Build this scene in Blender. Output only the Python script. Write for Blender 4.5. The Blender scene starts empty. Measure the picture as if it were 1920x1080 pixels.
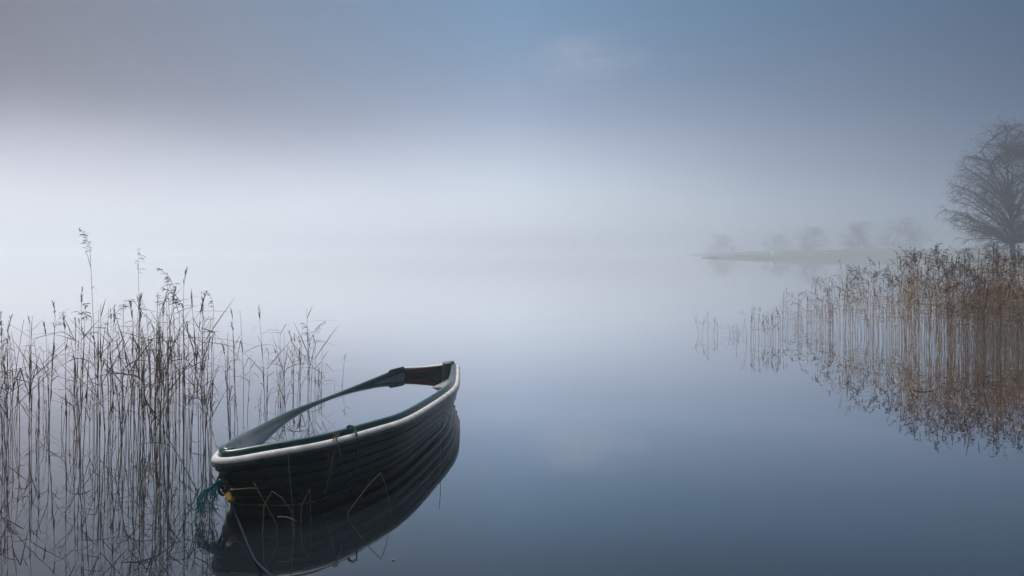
import bpy, math, random
from mathutils import Vector, Matrix, Euler

# ------------------------------------------------------------------ camera, world, sun, exposure
scene = bpy.context.scene
COL = scene.collection
CAM_Z = 1.6
FOCAL = 1400.0          # focal length in pixels of a 1920 wide frame

cam_data = bpy.data.cameras.new("camera")
cam = bpy.data.objects.new("camera", cam_data)
COL.objects.link(cam)
cam.location = (0, 0, CAM_Z)
cam.rotation_euler = (math.radians(90), 0, 0)
cam_data.sensor_width = 36.0
cam_data.lens = 36.0 * FOCAL / 1920.0
cam_data.shift_y = -65.0 / 1920.0
cam_data.clip_start = 0.05
cam_data.clip_end = 6000
scene.camera = cam

SUN_EL, SUN_AZ = math.radians(55), math.radians(-42)   # azimuth from +Y, positive to the right


def lin(r, g, b, k=1.0):
    def f(c):
        c /= 255.0
        return c / 12.92 if c <= 0.04045 else ((c + 0.055) / 1.055) ** 2.4
    return (f(r) * k, f(g) * k, f(b) * k, 1.0)


world = bpy.data.worlds.new("World")
scene.world = world
world.use_nodes = True
wn, wl = world.node_tree.nodes, world.node_tree.links
wn.clear()


def wnode(t, **kw):
    n = wn.new(t)
    for k, v in kw.items():
        setattr(n, k, v)
    return n


def wmath(op, a, b=None, c=None, clamp=False):
    n = wn.new('ShaderNodeMath')
    n.operation = op
    n.use_clamp = clamp
    for i, v in enumerate((a, b, c)):
        if v is None:
            continue
        if isinstance(v, (int, float)):
            n.inputs[i].default_value = v
        else:
            wl.new(v, n.inputs[i])
    return n.outputs[0]


def wramp(fac, stops):
    n = wn.new('ShaderNodeValToRGB')
    r = n.color_ramp
    r.interpolation = 'B_SPLINE'
    while len(r.elements) < len(stops):
        r.elements.new(0.5)
    for e, (p, c) in zip(r.elements, stops):
        e.position = p
        e.color = c
    wl.new(fac, n.inputs[0])
    return n.outputs[0]


def wmix(fac, a, b):
    n = wn.new('ShaderNodeMix')
    n.data_type = 'RGBA'
    if isinstance(fac, (int, float)):
        n.inputs[0].default_value = fac
    else:
        wl.new(fac, n.inputs[0])
    for i, v in ((6, a), (7, b)):
        if isinstance(v, tuple):
            n.inputs[i].default_value = v
        else:
            wl.new(v, n.inputs[i])
    return n.outputs[2]


tc = wnode('ShaderNodeTexCoord')
sep = wnode('ShaderNodeSeparateXYZ')
wl.new(tc.outputs['Generated'], sep.inputs[0])
dx, dy, dz = sep.outputs
# slow cloud noise that bends the edge of the fog bank
noi = wnode('ShaderNodeTexNoise')
noi.inputs['Scale'].default_value = 2.2
noi.inputs['Detail'].default_value = 3
noi.inputs['Roughness'].default_value = 0.45
mapn = wnode('ShaderNodeMapping')
mapn.inputs['Scale'].default_value = (1.0, 1.0, 2.6)
wl.new(tc.outputs['Generated'], mapn.inputs[0])
wl.new(mapn.outputs[0], noi.inputs['Vector'])
nz = wmath('SUBTRACT', noi.outputs['Fac'], 0.5)
elev = wmath('ADD', wmath('MAXIMUM', dz, 0.0), wmath('MULTIPLY', nz, 0.06))
elev = wmath('MULTIPLY', elev, 1.0, clamp=True)
az = wmath('ARCTAN2', dx, dy)
azf = wmath('MULTIPLY_ADD', az, 1.0 / math.radians(72), 0.5, clamp=True)
TOPL, TOPM, TOPR = (1.10, 1.05, 1.14, 1), (1.20, 1.23, 1.28, 1), (0.12, 0.17, 0.22, 1)
left = wramp(elev, [(0.0, lin(212, 217, 226)), (0.05, lin(208, 211, 221)), (0.10, lin(178, 177, 194)),
                    (0.155, lin(86, 80, 104)), (0.20, lin(40, 33, 58)), (0.33, lin(38, 40, 64)), (0.48, lin(34, 38, 56)), (0.80, TOPL)])
mid = wramp(elev, [(0.0, lin(222, 232, 242)), (0.06, lin(208, 219, 231)), (0.115, lin(178, 191, 210)),
                   (0.18, lin(126, 143, 172)), (0.25, lin(100, 128, 160)), (0.33, lin(74, 122, 160)), (0.46, lin(68, 98, 132)), (0.75, TOPM)])
right = wramp(elev, [(0.0, lin(122, 142, 164)), (0.06, lin(94, 114, 142)), (0.115, lin(70, 88, 118)),
                     (0.18, lin(56, 76, 106)), (0.26, lin(46, 76, 104)), (0.33, lin(38, 76, 106)), (0.42, lin(32, 62, 94)), (0.75, TOPR)])
fl = wmath('MULTIPLY', azf, 2.0, clamp=True)
fr = wmath('MULTIPLY_ADD', azf, 2.0, -1.0, clamp=True)
fog = wmix(fr, wmix(fl, left, mid), right)
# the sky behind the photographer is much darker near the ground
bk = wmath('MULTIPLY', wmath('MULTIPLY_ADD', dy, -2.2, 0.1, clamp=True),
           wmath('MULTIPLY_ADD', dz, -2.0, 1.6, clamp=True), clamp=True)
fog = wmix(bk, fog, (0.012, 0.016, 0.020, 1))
# a faint warm cloud high in the centre
cd = wnode('ShaderNodeVectorMath', operation='DISTANCE')
cm = wnode('ShaderNodeMapping')
cm.inputs['Scale'].default_value = (1, 1, 2.0)
wl.new(tc.outputs['Generated'], cm.inputs[0])
wl.new(cm.outputs[0], cd.inputs[0])
cv = Vector((140, 1400, 360)).normalized()
cd.inputs[1].default_value = (cv.x, cv.y, cv.z * 2)
cf = wmath('MULTIPLY_ADD', cd.outputs['Value'], -1 / 0.085, 1.0, clamp=True)
n2 = wnode('ShaderNodeTexNoise')
n2.inputs['Scale'].default_value = 14
n2.inputs['Detail'].default_value = 4
wl.new(mapn.outputs[0], n2.inputs['Vector'])
cf = wmath('MULTIPLY', cf, wmath('MULTIPLY_ADD', n2.outputs['Fac'], 2.4, -0.75, clamp=True))
fog = wmix(wmath('MULTIPLY', cf, 0.38), fog, lin(200, 192, 196))

sky = wnode('ShaderNodeTexSky', sky_type='NISHITA')
sky.sun_disc = False
sky.sun_elevation = SUN_EL
sky.sun_rotation = SUN_AZ
sky.air_density = 1.0
sky.dust_density = 3.0
bg_sky = wnode('ShaderNodeBackground')
bg_sky.inputs['Strength'].default_value = 0.06
wl.new(sky.outputs[0], bg_sky.inputs['Color'])
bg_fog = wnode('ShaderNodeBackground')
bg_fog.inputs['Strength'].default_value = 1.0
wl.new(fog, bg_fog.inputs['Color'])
ms = wnode('ShaderNodeMixShader')
ms.inputs[0].default_value = 0.9
wl.new(bg_sky.outputs[0], ms.inputs[1])
wl.new(bg_fog.outputs[0], ms.inputs[2])
wo = wnode('ShaderNodeOutputWorld')
wl.new(ms.outputs[0], wo.inputs['Surface'])

sun_data = bpy.data.lights.new("sun", 'SUN')
sun_data.energy = 3.3
sun_data.angle = math.radians(16)
sun_data.color = (1.0, 0.98, 0.96)
sun = bpy.data.objects.new("sun", sun_data)
COL.objects.link(sun)
sdir = Vector((math.sin(SUN_AZ) * math.cos(SUN_EL), math.cos(SUN_AZ) * math.cos(SUN_EL), math.sin(SUN_EL)))
sun.rotation_euler = (-sdir).to_track_quat('-Z', 'Y').to_euler()
sun.location = sdir * 50

vs = scene.view_settings
vs.view_transform = 'Standard'
vs.look = 'None'
vs.exposure = 0.25
vs.gamma = 1.0
vs.use_curve_mapping = False
scene.cycles.max_bounces = 8
scene.cycles.volume_bounces = 1
scene.cycles.transparent_max_bounces = 8
scene.cycles.use_denoising = True
scene.cycles.caustics_reflective = False
scene.cycles.caustics_refractive = False

HAZE_DENSITY = 0.0028
HAZE_TOP = 22.5


# ------------------------------------------------------------------ helpers
def at(px, py, Y):
    """Point seen at pixel (px, py) of the 1920 wide photograph, Y metres out."""
    return Vector(((px - 960) / FOCAL * Y, Y, CAM_Z - (py - 475) / FOCAL * Y))


def on_water(px, W, z=0.0):
    Y = FOCAL * (CAM_Z - z) / (W - 475)
    return Vector(((px - 960) / FOCAL * Y, Y, z))


class MB:
    def __init__(self):
        self.v, self.f, self.m = [], [], []

    def add(self, verts, faces, mi=0):
        o = len(self.v)
        self.v.extend([tuple(p) for p in verts])
        self.f.extend([tuple(i + o for i in f) for f in faces])
        self.m.extend([mi] * len(faces))

    def tube(self, pts, rad, sides=5, mi=0, caps=True):
        n = len(pts)
        pts = [Vector(p) for p in pts]
        if not hasattr(rad, '__len__'):
            rad = [rad] * n
        up = Vector((0.31, 0.17, 0.93))
        V, F = [], []
        prev = None
        for i in range(n):
            t = (pts[min(i + 1, n - 1)] - pts[max(i - 1, 0)])
            if t.length < 1e-9:
                t = Vector((0, 0, 1))
            t.normalize()
            if prev is None:
                a = t.cross(up)
                if a.length < 0.05:
                    a = t.cross(Vector((1, 0, 0)))
            else:
                a = prev - t * prev.dot(t)
                if a.length < 1e-6:
                    a = t.cross(up)
            a.normalize()
            prev = a
            b = t.cross(a)
            for k in range(sides):
                an = 2 * math.pi * k / sides
                V.append(pts[i] + (a * math.cos(an) + b * math.sin(an)) * rad[i])
        for i in range(n - 1):
            for k in range(sides):
                k2 = (k + 1) % sides
                F.append((i * sides + k, i * sides + k2, (i + 1) * sides + k2, (i + 1) * sides + k))
        if caps:
            F.append(tuple(range(sides))[::-1])
            F.append(tuple((n - 1) * sides + k for k in range(sides)))
        self.add(V, F, mi)

    def blade(self, pts, w, mi=0, fold=0.25, rnd=None):
        """A leaf blade: a folded strip that tapers to a point."""
        pts = [Vector(p) for p in pts]
        n = len(pts)
        V, F = [], []
        d0 = (pts[-1] - pts[0])
        side = d0.cross(Vector((0, 0, 1)))
        if side.length < 1e-4:
            side = Vector((1, 0, 0))
        side.normalize()
        if rnd is not None:
            side = Matrix.Rotation(rnd.uniform(-1.2, 1.2), 3, d0.normalized()) @ side
        for i in range(n):
            u = i / (n - 1)
            ww = w * 0.5 * min(1.0, 0.45 + 2.2 * u) * (1 - u ** 2.2) + 0.0004
            t = (pts[min(i + 1, n - 1)] - pts[max(i - 1, 0)]).normalized()
            s = side - t * side.dot(t)
            s.normalize()
            nn = t.cross(s)
            V += [pts[i] - s * ww + nn * ww * fold, pts[i], pts[i] + s * ww + nn * ww * fold]
        for i in range(n - 1):
            a = i * 3
            F += [(a, a + 1, a + 4, a + 3), (a + 1, a + 2, a + 5, a + 4)]
        self.add(V, F, mi)

    def box(self, c, s, mi=0, rot=None):
        c = Vector(c)
        V = []
        for z in (-.5, .5):
            for x, y in ((-.5, -.5), (.5, -.5), (.5, .5), (-.5, .5)):
                p = Vector((x * s[0], y * s[1], z * s[2]))
                if rot is not None:
                    p = rot @ p
                V.append(c + p)
        self.add(V, [(3, 2, 1, 0), (4, 5, 6, 7), (0, 1, 5, 4), (1, 2, 6, 5), (2, 3, 7, 6), (3, 0, 4, 7)], mi)

    def mesh(self, name, mats, smooth=True):
        me = bpy.data.meshes.new(name)
        me.from_pydata(self.v, [], self.f)
        for m in (mats if isinstance(mats, (list, tuple)) else [mats]):
            me.materials.append(m)
        if any(self.m):
            me.polygons.foreach_set('material_index', self.m)
        if smooth:
            me.polygons.foreach_set('use_smooth', [True] * len(me.polygons))
        me.update()
        return me

    def build(self, name, mats, parent=None, smooth=True):
        return link(name, self.mesh(name, mats, smooth), parent)


def link(name, data, parent=None):
    o = bpy.data.objects.new(name, data)
    COL.objects.link(o)
    if parent is not None:
        o.parent = parent
    return o


def tag(o, label=None, cat=None, group=None, kind=None):
    for k, v in (('label', label), ('category', cat), ('group', group), ('kind', kind)):
        if v:
            o[k] = v
    return o


def empty(name, loc=(0, 0, 0)):
    o = link(name, None)
    o.location = loc
    o.empty_display_size = 0.2
    return o


def bevel(o, w=0.004, seg=2):
    m = o.modifiers.new('bevel', 'BEVEL')
    m.width = w
    m.segments = seg
    m.limit_method = 'ANGLE'
    return o


def catmull(P, per=12):
    P = [Vector(p) for p in P]
    out = []
    for i in range(len(P) - 1):
        p0 = P[i - 1] if i else P[0] * 2 - P[1]
        p1, p2 = P[i], P[i + 1]
        p3 = P[i + 2] if i + 2 < len(P) else P[-1] * 2 - P[-2]
        for k in range(per):
            t = k / per
            out.append(0.5 * ((2 * p1) + (p2 - p0) * t + (2 * p0 - 5 * p1 + 4 * p2 - p3) * t * t
                              + (3 * p1 - p0 - 3 * p2 + p3) * t ** 3))
    out.append(P[-1])
    return out


def resample(P, n):
    L = [0.0]
    for a, b in zip(P, P[1:]):
        L.append(L[-1] + (b - a).length)
    out, j = [], 0
    for i in range(n):
        s = L[-1] * i / (n - 1)
        while j < len(P) - 2 and L[j + 1] < s:
            j += 1
        d = L[j + 1] - L[j]
        u = (s - L[j]) / d if d > 1e-9 else 0
        out.append(P[j].lerp(P[j + 1], min(max(u, 0), 1)))
    return out, L[-1]


# ------------------------------------------------------------------ materials
def mat(name, color, rough=0.5, var=0.0, vscale=20.0, spec=0.5, coat=0.0, color2=None, bump=0.0, bscale=60.0, stretch=None, objvar=0.0):
    m = bpy.data.materials.new(name)
    m.use_nodes = True
    nt = m.node_tree
    n, l = nt.nodes, nt.links
    b = n['Principled BSDF']
    b.inputs['Base Color'].default_value = (*color, 1)
    b.inputs['Roughness'].default_value = rough
    b.inputs['Specular IOR Level'].default_value = spec
    b.inputs['Coat Weight'].default_value = coat
    b.inputs['Coat Roughness'].default_value = 0.15
    t = n.new('ShaderNodeTexCoord')
    vec = t.outputs['Object']
    if stretch:
        mp = n.new('ShaderNodeMapping')
        mp.inputs['Scale'].default_value = stretch
        l.new(vec, mp.inputs[0])
        vec = mp.outputs[0]
    if var or color2 or objvar:
        no = n.new('ShaderNodeTexNoise')
        no.inputs['Scale'].default_value = vscale
        no.inputs['Detail'].default_value = 5
        no.inputs['Roughness'].default_value = 0.6
        l.new(vec, no.inputs['Vector'])
        rp = n.new('ShaderNodeValToRGB')
        c2 = color2 or tuple(c * (1 - var) for c in color)
        c1 = color if color2 else tuple(min(1, c * (1 + var)) for c in color)
        rp.color_ramp.elements[0].position = 0.36
        rp.color_ramp.elements[1].position = 0.66
        rp.color_ramp.elements[0].color = (*c2, 1)
        rp.color_ramp.elements[1].color = (*c1, 1)
        l.new(no.outputs['Fac'], rp.inputs[0])
        out = rp.outputs[0]
        if objvar:
            oi = n.new('ShaderNodeObjectInfo')
            hs = n.new('ShaderNodeHueSaturation')
            mm = n.new('ShaderNodeMath')
            mm.operation = 'MULTIPLY_ADD'
            mm.inputs[1].default_value = objvar
            mm.inputs[2].default_value = 1 - objvar * 0.5
            l.new(oi.outputs['Random'], mm.inputs[0])
            l.new(mm.outputs[0], hs.inputs['Value'])
            l.new(out, hs.inputs['Color'])
            out = hs.outputs[0]
        l.new(out, b.inputs['Base Color'])
        rr = n.new('ShaderNodeMath')
        rr.operation = 'MULTIPLY_ADD'
        rr.inputs[1].default_value = 0.25
        rr.inputs[2].default_value = rough - 0.1
        rr.use_clamp = True
        l.new(no.outputs['Fac'], rr.inputs[0])
        l.new(rr.outputs[0], b.inputs['Roughness'])
    if bump:
        nb = n.new('ShaderNodeTexNoise')
        nb.inputs['Scale'].default_value = bscale
        nb.inputs['Detail'].default_value = 4
        l.new(vec, nb.inputs['Vector'])
        bp = n.new('ShaderNodeBump')
        bp.inputs['Strength'].default_value = 0.5
        bp.inputs['Distance'].default_value = bump
        l.new(nb.outputs['Fac'], bp.inputs['Height'])
        l.new(bp.outputs[0], b.inputs['Normal'])
    return m


M_HULL = mat('hull_green_gelcoat', (0.0004, 0.0340, 0.0305), 0.30, 0, 3, 0.17, 0.03, color2=(0.0004, 0.0230, 0.0215), bump=0.0003, bscale=5)
M_GUN = mat('gunwale_green', (0.004, 0.046, 0.041), 0.28, 0, 14, 0.5, color2=(0.007, 0.032, 0.034), bump=0.0006, bscale=50)
M_INNER = mat('inner_grey_green', (0.26, 0.31, 0.335), 0.35, 0, 9, 0.5, color2=(0.18, 0.22, 0.24), bump=0.001, bscale=30)
M_INNER_DK = mat('transom_dark_green', (0.035, 0.065, 0.075), 0.5, 0, 12, 0.4, color2=(0.022, 0.045, 0.052), bump=0.001, bscale=30)
M_FENDER = mat('fender_white_rubber', (0.62, 0.605, 0.59), 0.6, 0, 11, 0.3, color2=(0.42, 0.405, 0.39), bump=0.001, bscale=40)
M_CAP = mat('pale_trim', (0.55, 0.57, 0.58), 0.5, 0.15, 30)
M_SEAT = mat('seat_grey', (0.20, 0.21, 0.22), 0.65, 0, 22, color2=(0.12, 0.12, 0.115), bump=0.002, bscale=60)
M_PAD = mat('pad_red_brown_plywood', (0.080, 0.034, 0.034), 0.6, 0, 10, color2=(0.032, 0.030, 0.032), bump=0.002, bscale=25, stretch=(1, 1, 6))
M_ROPE = mat('rope_blue_grey', (0.014, 0.026, 0.036), 0.95, 0.35, 120, 0.05, bump=0.003, bscale=220)
M_TEAL = mat('rope_teal', (0.010, 0.17, 0.20), 0.8, 0.4, 60, 0.2)
M_GREENLINE = mat('rope_dark_green', (0.012, 0.05, 0.052), 0.8, 0.4, 80, 0.2)
M_YELLOW = mat('sleeve_yellow', (0.62, 0.33, 0.03), 0.5, 0.15, 40)
M_IRON = mat('iron_black', (0.015, 0.018, 0.022), 0.5, 0.3, 60)
M_STEM = mat('reed_stem', (0.25, 0.195, 0.15), 0.7, 0.35, 12, 0.2, stretch=(30, 30, 2), objvar=0.7)
M_LEAF = mat('reed_leaf', (0.26, 0.205, 0.16), 0.75, 0.35, 14, 0.2, objvar=0.6)
M_HEAD = mat('reed_head', (0.085, 0.064, 0.058), 0.85, 0.3, 60, 0.1, objvar=0.4)
M_BSTEM = mat('reed_bed_stem', (0.46, 0.335, 0.23), 0.75, 0.4, 10, 0.2, stretch=(4, 4, 0.8), objvar=0.5)
M_BLEAF = mat('reed_bed_leaf', (0.30, 0.23, 0.175), 0.75, 0.4, 6, 0.2, objvar=0.4)
M_BHEAD = mat('reed_bed_head', (0.12, 0.097, 0.092), 0.85, 0.3, 30, 0.1, objvar=0.4)
M_STRAW = mat('dead_straw', (0.20, 0.155, 0.105), 0.75, 0.3, 60, 0.2)
M_BARK = mat('birch_bark', (0.06, 0.055, 0.055), 0.9, 0.4, 8, 0.1)
M_TWIG = mat('birch_twig', (0.022, 0.020, 0.023), 0.9, 0.3, 4, 0.1)
M_FARLEAF = mat('far_foliage', (0.105, 0.115, 0.115), 0.9, 0.4, 1, 0.1)  # lightened leaf colour carries some of the haze that keeps these trees faint
M_GROUND = mat('bank_grass', (0.135, 0.155, 0.155), 0.95, 0, 0.3, 0.1, color2=(0.155, 0.165, 0.16), bump=0.1, bscale=3)  # bank paled to the mist tone, so haze fading is partly in the colour

M_WATER = bpy.data.materials.new('lake_water')
M_WATER.use_nodes = True
_n, _l = M_WATER.node_tree.nodes, M_WATER.node_tree.links
_n.remove(_n['Principled BSDF'])
_df = _n.new('ShaderNodeBsdfDiffuse')
_df.inputs['Color'].default_value = (0.008, 0.012, 0.016, 1)
_gl = _n.new('ShaderNodeBsdfGlossy')
_gl.inputs['Color'].default_value = (0.98, 0.975, 0.97, 1)
_gl.inputs['Roughness'].default_value = 0.0
_lw = _n.new('ShaderNodeLayerWeight')
_lw.inputs['Blend'].default_value = 0.5
_cr = _n.new('ShaderNodeValToRGB')
_e = _cr.color_ramp.elements
for _k in range(4):
    _e.new(0.5)
for _el, (_p, _v) in zip(_e, ((0.0, 0.04), (0.40, 0.07), (0.60, 0.24), (0.71, 0.61), (0.79, 0.96), (0.88, 1.0))):
    _el.position = _p
    _el.color = (_v, _v, _v, 1)
_mx = _n.new('ShaderNodeMixShader')
_l.new(_lw.outputs['Facing'], _cr.inputs[0])
_l.new(_cr.outputs[0], _mx.inputs[0])
_l.new(_df.outputs[0], _mx.inputs[1])
_l.new(_gl.outputs[0], _mx.inputs[2])
_l.new(_mx.outputs[0], _n['Material Output'].inputs['Surface'])
_t = _n.new('ShaderNodeTexCoord')
_mp = _n.new('ShaderNodeMapping')
_mp.inputs['Scale'].default_value = (0.8, 1.6, 1)
_l.new(_t.outputs['Object'], _mp.inputs[0])
_no = _n.new('ShaderNodeTexNoise')
_no.inputs['Scale'].default_value = 2.5
_no.inputs['Detail'].default_value = 2
_l.new(_mp.outputs[0], _no.inputs['Vector'])
_bp = _n.new('ShaderNodeBump')
_bp.inputs['Strength'].default_value = 0.35
_bp.inputs['Distance'].default_value = 0.0009
_mp2 = _n.new('ShaderNodeMapping')
_mp2.inputs['Scale'].default_value = (0.10, 0.9, 1)
_l.new(_t.outputs['Object'], _mp2.inputs[0])
_no2 = _n.new('ShaderNodeTexNoise')
_no2.inputs['Scale'].default_value = 1.0
_no2.inputs['Detail'].default_value = 3
_l.new(_mp2.outputs[0], _no2.inputs['Vector'])
_ad = _n.new('ShaderNodeMath')
_ad.operation = 'MULTIPLY_ADD'
_ad.inputs[1].default_value = 4.0
_l.new(_no2.outputs['Fac'], _ad.inputs[0])
_l.new(_no.outputs['Fac'], _ad.inputs[2])
_l.new(_ad.outputs[0], _bp.inputs['Height'])
_l.new(_bp.outputs[0], _gl.inputs['Normal'])

# ------------------------------------------------------------------ setting: lake, shore
mb = MB()
S = 1400
mb.add([(-S, -60, 0), (S, -60, 0), (S, 1400, 0), (-S, 1400, 0)], [(0, 1, 2, 3)])
tag(mb.build('lake_water', M_WATER, smooth=False), kind='structure')

rs = random.Random(11)
edge = catmull([(236, 1010), (150, 640), (104, 405), (61, 246), (66, 237), (80, 224), (92, 206), (90, 165), (72, 125), (62, 106), (60, 94), (64, 84), (80, 74), (150, 64)], 10)
edge = [Vector((p[0], p[1], 0)) for p in [Vector((*q.to_2d(), 0)) if len(q) == 3 else Vector((q[0], q[1], 0)) for q in edge]]
mb = MB()
rows = [(0.0, -0.4), (0.004, 0.3), (0.012, 0.7), (0.03, 1.2), (0.07, 2.2), (0.16, 3.0), (0.35, 3.6), (1.0, 5.5)]
focus = Vector((640, 1000, 0))
NV = len(edge)
for u, z in rows:
    for i, p in enumerate(edge):
        q = p.lerp(focus, u)
        fade = min(1.0, 0.25 + abs(i - 32) / 14)
        zz = z * fade if z > 0 else z
        mb.v.append((q.x, q.y, zz + (rs.uniform(-.25, .25) * max(0, z))))
for r in range(len(rows) - 1):
    for i in range(NV - 1):
        a = r * NV + i
        mb.f.append((a, a + 1, a + NV + 1, a + NV))
        mb.m.append(0)
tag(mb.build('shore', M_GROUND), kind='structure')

# ------------------------------------------------------------------ the rowing boat
near_px = [(412, 845, 4.52), (425, 846.5, 4.52), (500, 833, 4.60), (600, 816, 4.77), (700, 790, 5.20), (760, 771, 5.62), (820, 737, 6.45), (846, 717, 7.05), (852, 701, 7.68), (853, 679, 8.45)]
far_px = [(418, 836, 4.69), (429, 825, 4.92), (445, 816, 5.152), (472, 803, 5.55), (540, 770, 6.41), (620, 740, 7.238), (700, 708, 8.02), (752, 687, 8.47)]
ring = [at(*p) for p in reversed(far_px)] + [at(*p) for p in near_px]
ring_f, RL = resample(catmull(ring, 16), 181)
# light smoothing so that the sheer runs fair
for _ in range(3):
    ring_f = [ring_f[0]] + [ring_f[i - 1] * .25 + ring_f[i] * .5 + ring_f[i + 1] * .25 for i in range(1, len(ring_f) - 1)] + [ring_f[-1]]
NR = len(ring_f)
tip_pt = at(412, 845, 4.52)
tip_i = min(range(NR), key=lambda i: (ring_f[i] - tip_pt).length)
cum = [0.0]
for a, b in zip(ring_f, ring_f[1:]):
    cum.append(cum[-1] + (b - a).length)
sd = [c - cum[tip_i] for c in cum]
nrm = []
for i in range(NR):
    t = ring_f[min(i + 2, NR - 1)] - ring_f[max(i - 2, 0)]
    n = Vector((t.y, -t.x, 0)).normalized()
    nrm.append(n)
AXIS = Vector((0.21, 0.977, 0)).normalized()
STEM_SHIFT = Vector((-0.012, 0.25, 0))


def ring_at(off, z=None, dz=None, shift=0.0):
    """The gunwale line moved outwards by off; z absolute or dz relative."""
    out = []
    for i, p in enumerate(ring_f):
        w = math.exp(-(sd[i] / 0.28) ** 2) if shift else 0.0
        o = off if off > 0 or not shift else off * (1 - w)
        q = p + nrm[i] * o + STEM_SHIFT * (shift * w)
        q.z = z if z is not None else p.z + (dz or 0)
        out.append(q)
    return out


def sheet(mb, rws, mi=0):
    n = len(rws[0])
    V = [p for r in rws for p in r]
    F = []
    for r in range(len(rws) - 1):
        for i in range(n - 1):
            a = r * n + i
            F.append((a, a + n, a + n + 1, a + 1))
    mb.add(V, F, mi)


boat = empty('rowing_boat', (-1.2, 6.2, 0))
bpy.context.view_layer.update()
BINV = Matrix.Translation(-boat.location)


def boat_part(mb, name, mats, parent=None, smooth=True, bev=None):
    mb.v = [tuple(BINV @ Vector(v)) for v in mb.v]
    o = mb.build(name, mats, parent or boat, smooth)
    if bev:
        bevel(o, bev)
    return o


tag(boat, 'dark green lapped-plank rowing boat filled with water, white rubbing strake', 'boat')

# hull: clinker planks from the strake down past the waterline
PL = 6
top_r = ring_at(0.026, dz=-0.080)
wl_r = ring_at(-0.085, z=0.0, shift=1.0)
bot_r = ring_at(-0.30, z=-0.24, shift=1.9)
mb = MB()
rws = []


def hull_point(i, v):
    # v 0..1 top to water, 1..1.6 below
    if v <= 1:
        a, b = top_r[i], wl_r[i]
        p = a.lerp(b, v)
        bulge = 0.022 * math.sin(math.pi * v)
        return p + nrm[i] * bulge * (1 - 0.7 * math.exp(-(sd[i] / 0.3) ** 2))
    return wl_r[i].lerp(bot_r[i], (v - 1) / 0.6)


STEPS = ((0.0, 0.0), (0.22, 0.010), (0.45, 0.0165), (0.70, 0.0215), (0.76, 0.0210), (1.0, 0.0040))
for k in range(PL + 2):
    for u, lip in STEPS:
        v = min((k + u) / (PL - 1.2), 1.6)
        rws.append([hull_point(i, v) + nrm[i] * lip for i in range(NR)])
sheet(mb, rws)
hull = boat_part(mb, 'hull', M_HULL)
es = hull.modifiers.new('split', 'EDGE_SPLIT')
es.split_angle = math.radians(24)

# thin pale scum line where the hull meets the water
M_SCUM = mat('scum_line', (0.16, 0.19, 0.18), 0.7, 0, 14, 0.2, color2=(0.03, 0.045, 0.045))
mb = MB()
sheet(mb, [[Vector((q.x, q.y, z)) for q in [hull_point(i, 0.99) + nrm[i] * 0.0225 for i in range(NR)]] for z in (0.008, 0.004, -0.004)])
boat_part(mb, 'scum_line', M_SCUM, hull)

# gunwale moulding
prof = [(-0.049, -0.050), (-0.047, -0.038), (-0.043, -0.020), (-0.034, -0.006), (-0.020, 0.0), (-0.004, -0.003), (0.004, -0.012), (0.010, -0.030), (0.016, -0.044), (0.026, -0.050), (0.026, -0.082)]
mb = MB()
sheet(mb, [ring_at(o, dz=z, shift=(0.25 if o < -0.03 else 0.0)) for o, z in prof], 0)
sheet(mb, [ring_at(o, dz=z) for o, z in ((0.020, -0.0700), (0.0530, -0.0700), (0.0565, -0.074), (0.0575, -0.088), (0.054, -0.0925), (0.020, -0.094))], 0)  # green flange added beneath the strake to darken its underside in reflection
boat_part(mb, 'gunwale', M_GUN)

# white rubber rubbing strake
mb = MB()
fp = [(0.014, -0.048), (0.019, -0.037), (0.027, -0.034), (0.036, -0.036), (0.045, -0.042), (0.053, -0.050), (0.0570, -0.059), (0.0575, -0.065), (0.054, -0.0705), (0.024, -0.0715)]
sheet(mb, [ring_at(o, dz=z) for o, z in fp])
boat_part(mb, 'rubbing_strake', M_FENDER)

# inner wall
mb = MB()
inner = [ring_at(-0.046, dz=-0.036, shift=0.27), ring_at(-0.055, dz=-0.12, shift=0.45), ring_at(-0.075, dz=-0.17, shift=0.6), ring_at(-0.13, z=0.0, shift=1.1), ring_at(-0.3, z=-0.12, shift=1.7)]
sheet(mb, inner)
boat_part(mb, 'inner_wall', M_INNER)

# bilge water lying inside the boat, a little above the lake
ZI = 0.209
mb = MB()
wr = ring_at(-0.030, z=ZI)
mb.add(wr, [tuple(range(NR))])
mb.add([Vector((p.x, p.y, ZI - 0.03)) for p in wr], [tuple(reversed(range(NR)))])
bw = boat_part(mb, 'bilge_water', M_WATER, smooth=False)

# transom with its cap, motor pad and corner knees
N0, F0 = ring_f[-1], ring_f[0]
tx = (N0 - F0).normalized()
ty = Vector((-tx.y, tx.x, 0)).normalized()
if ty.y < 0:
    ty = -ty
mb = MB()
V = []
NT = 14
for s in (0, 1):
    for i in range(NT + 1):
        u = i / NT
        top = F0.lerp(N0, u) + Vector((0, 0, -0.022 - 0.008 * math.sin(math.pi * u)))
        bot = F0.lerp(N0, 0.12 + 0.76 * u)
        bot.z = -0.22
        for w in (0, .5, 1):
            p = top.lerp(bot, w)
            V.append(p + ty * (0.035 * s))
n3 = (NT + 1) * 3
F = []
for i in range(NT):
    for w in range(2):
        a = i * 3 + w
        F.append((a, a + 1, a + 4, a + 3))
        F.append((n3 + a, n3 + a + 3, n3 + a + 4, n3 + a + 1))
    F.append((i * 3, i * 3 + 3, n3 + i * 3 + 3, n3 + i * 3))
mb.add(V, F)
transom = boat_part(mb, 'transom', M_INNER_DK, smooth=False)
mb = MB()
cp = [F0.lerp(N0, 0.02 + 0.83 * i / NT) + Vector((0, 0, -0.020 - 0.008 * math.sin(math.pi * i / NT))) + ty * 0.018 for i in range(NT + 1)]
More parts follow.
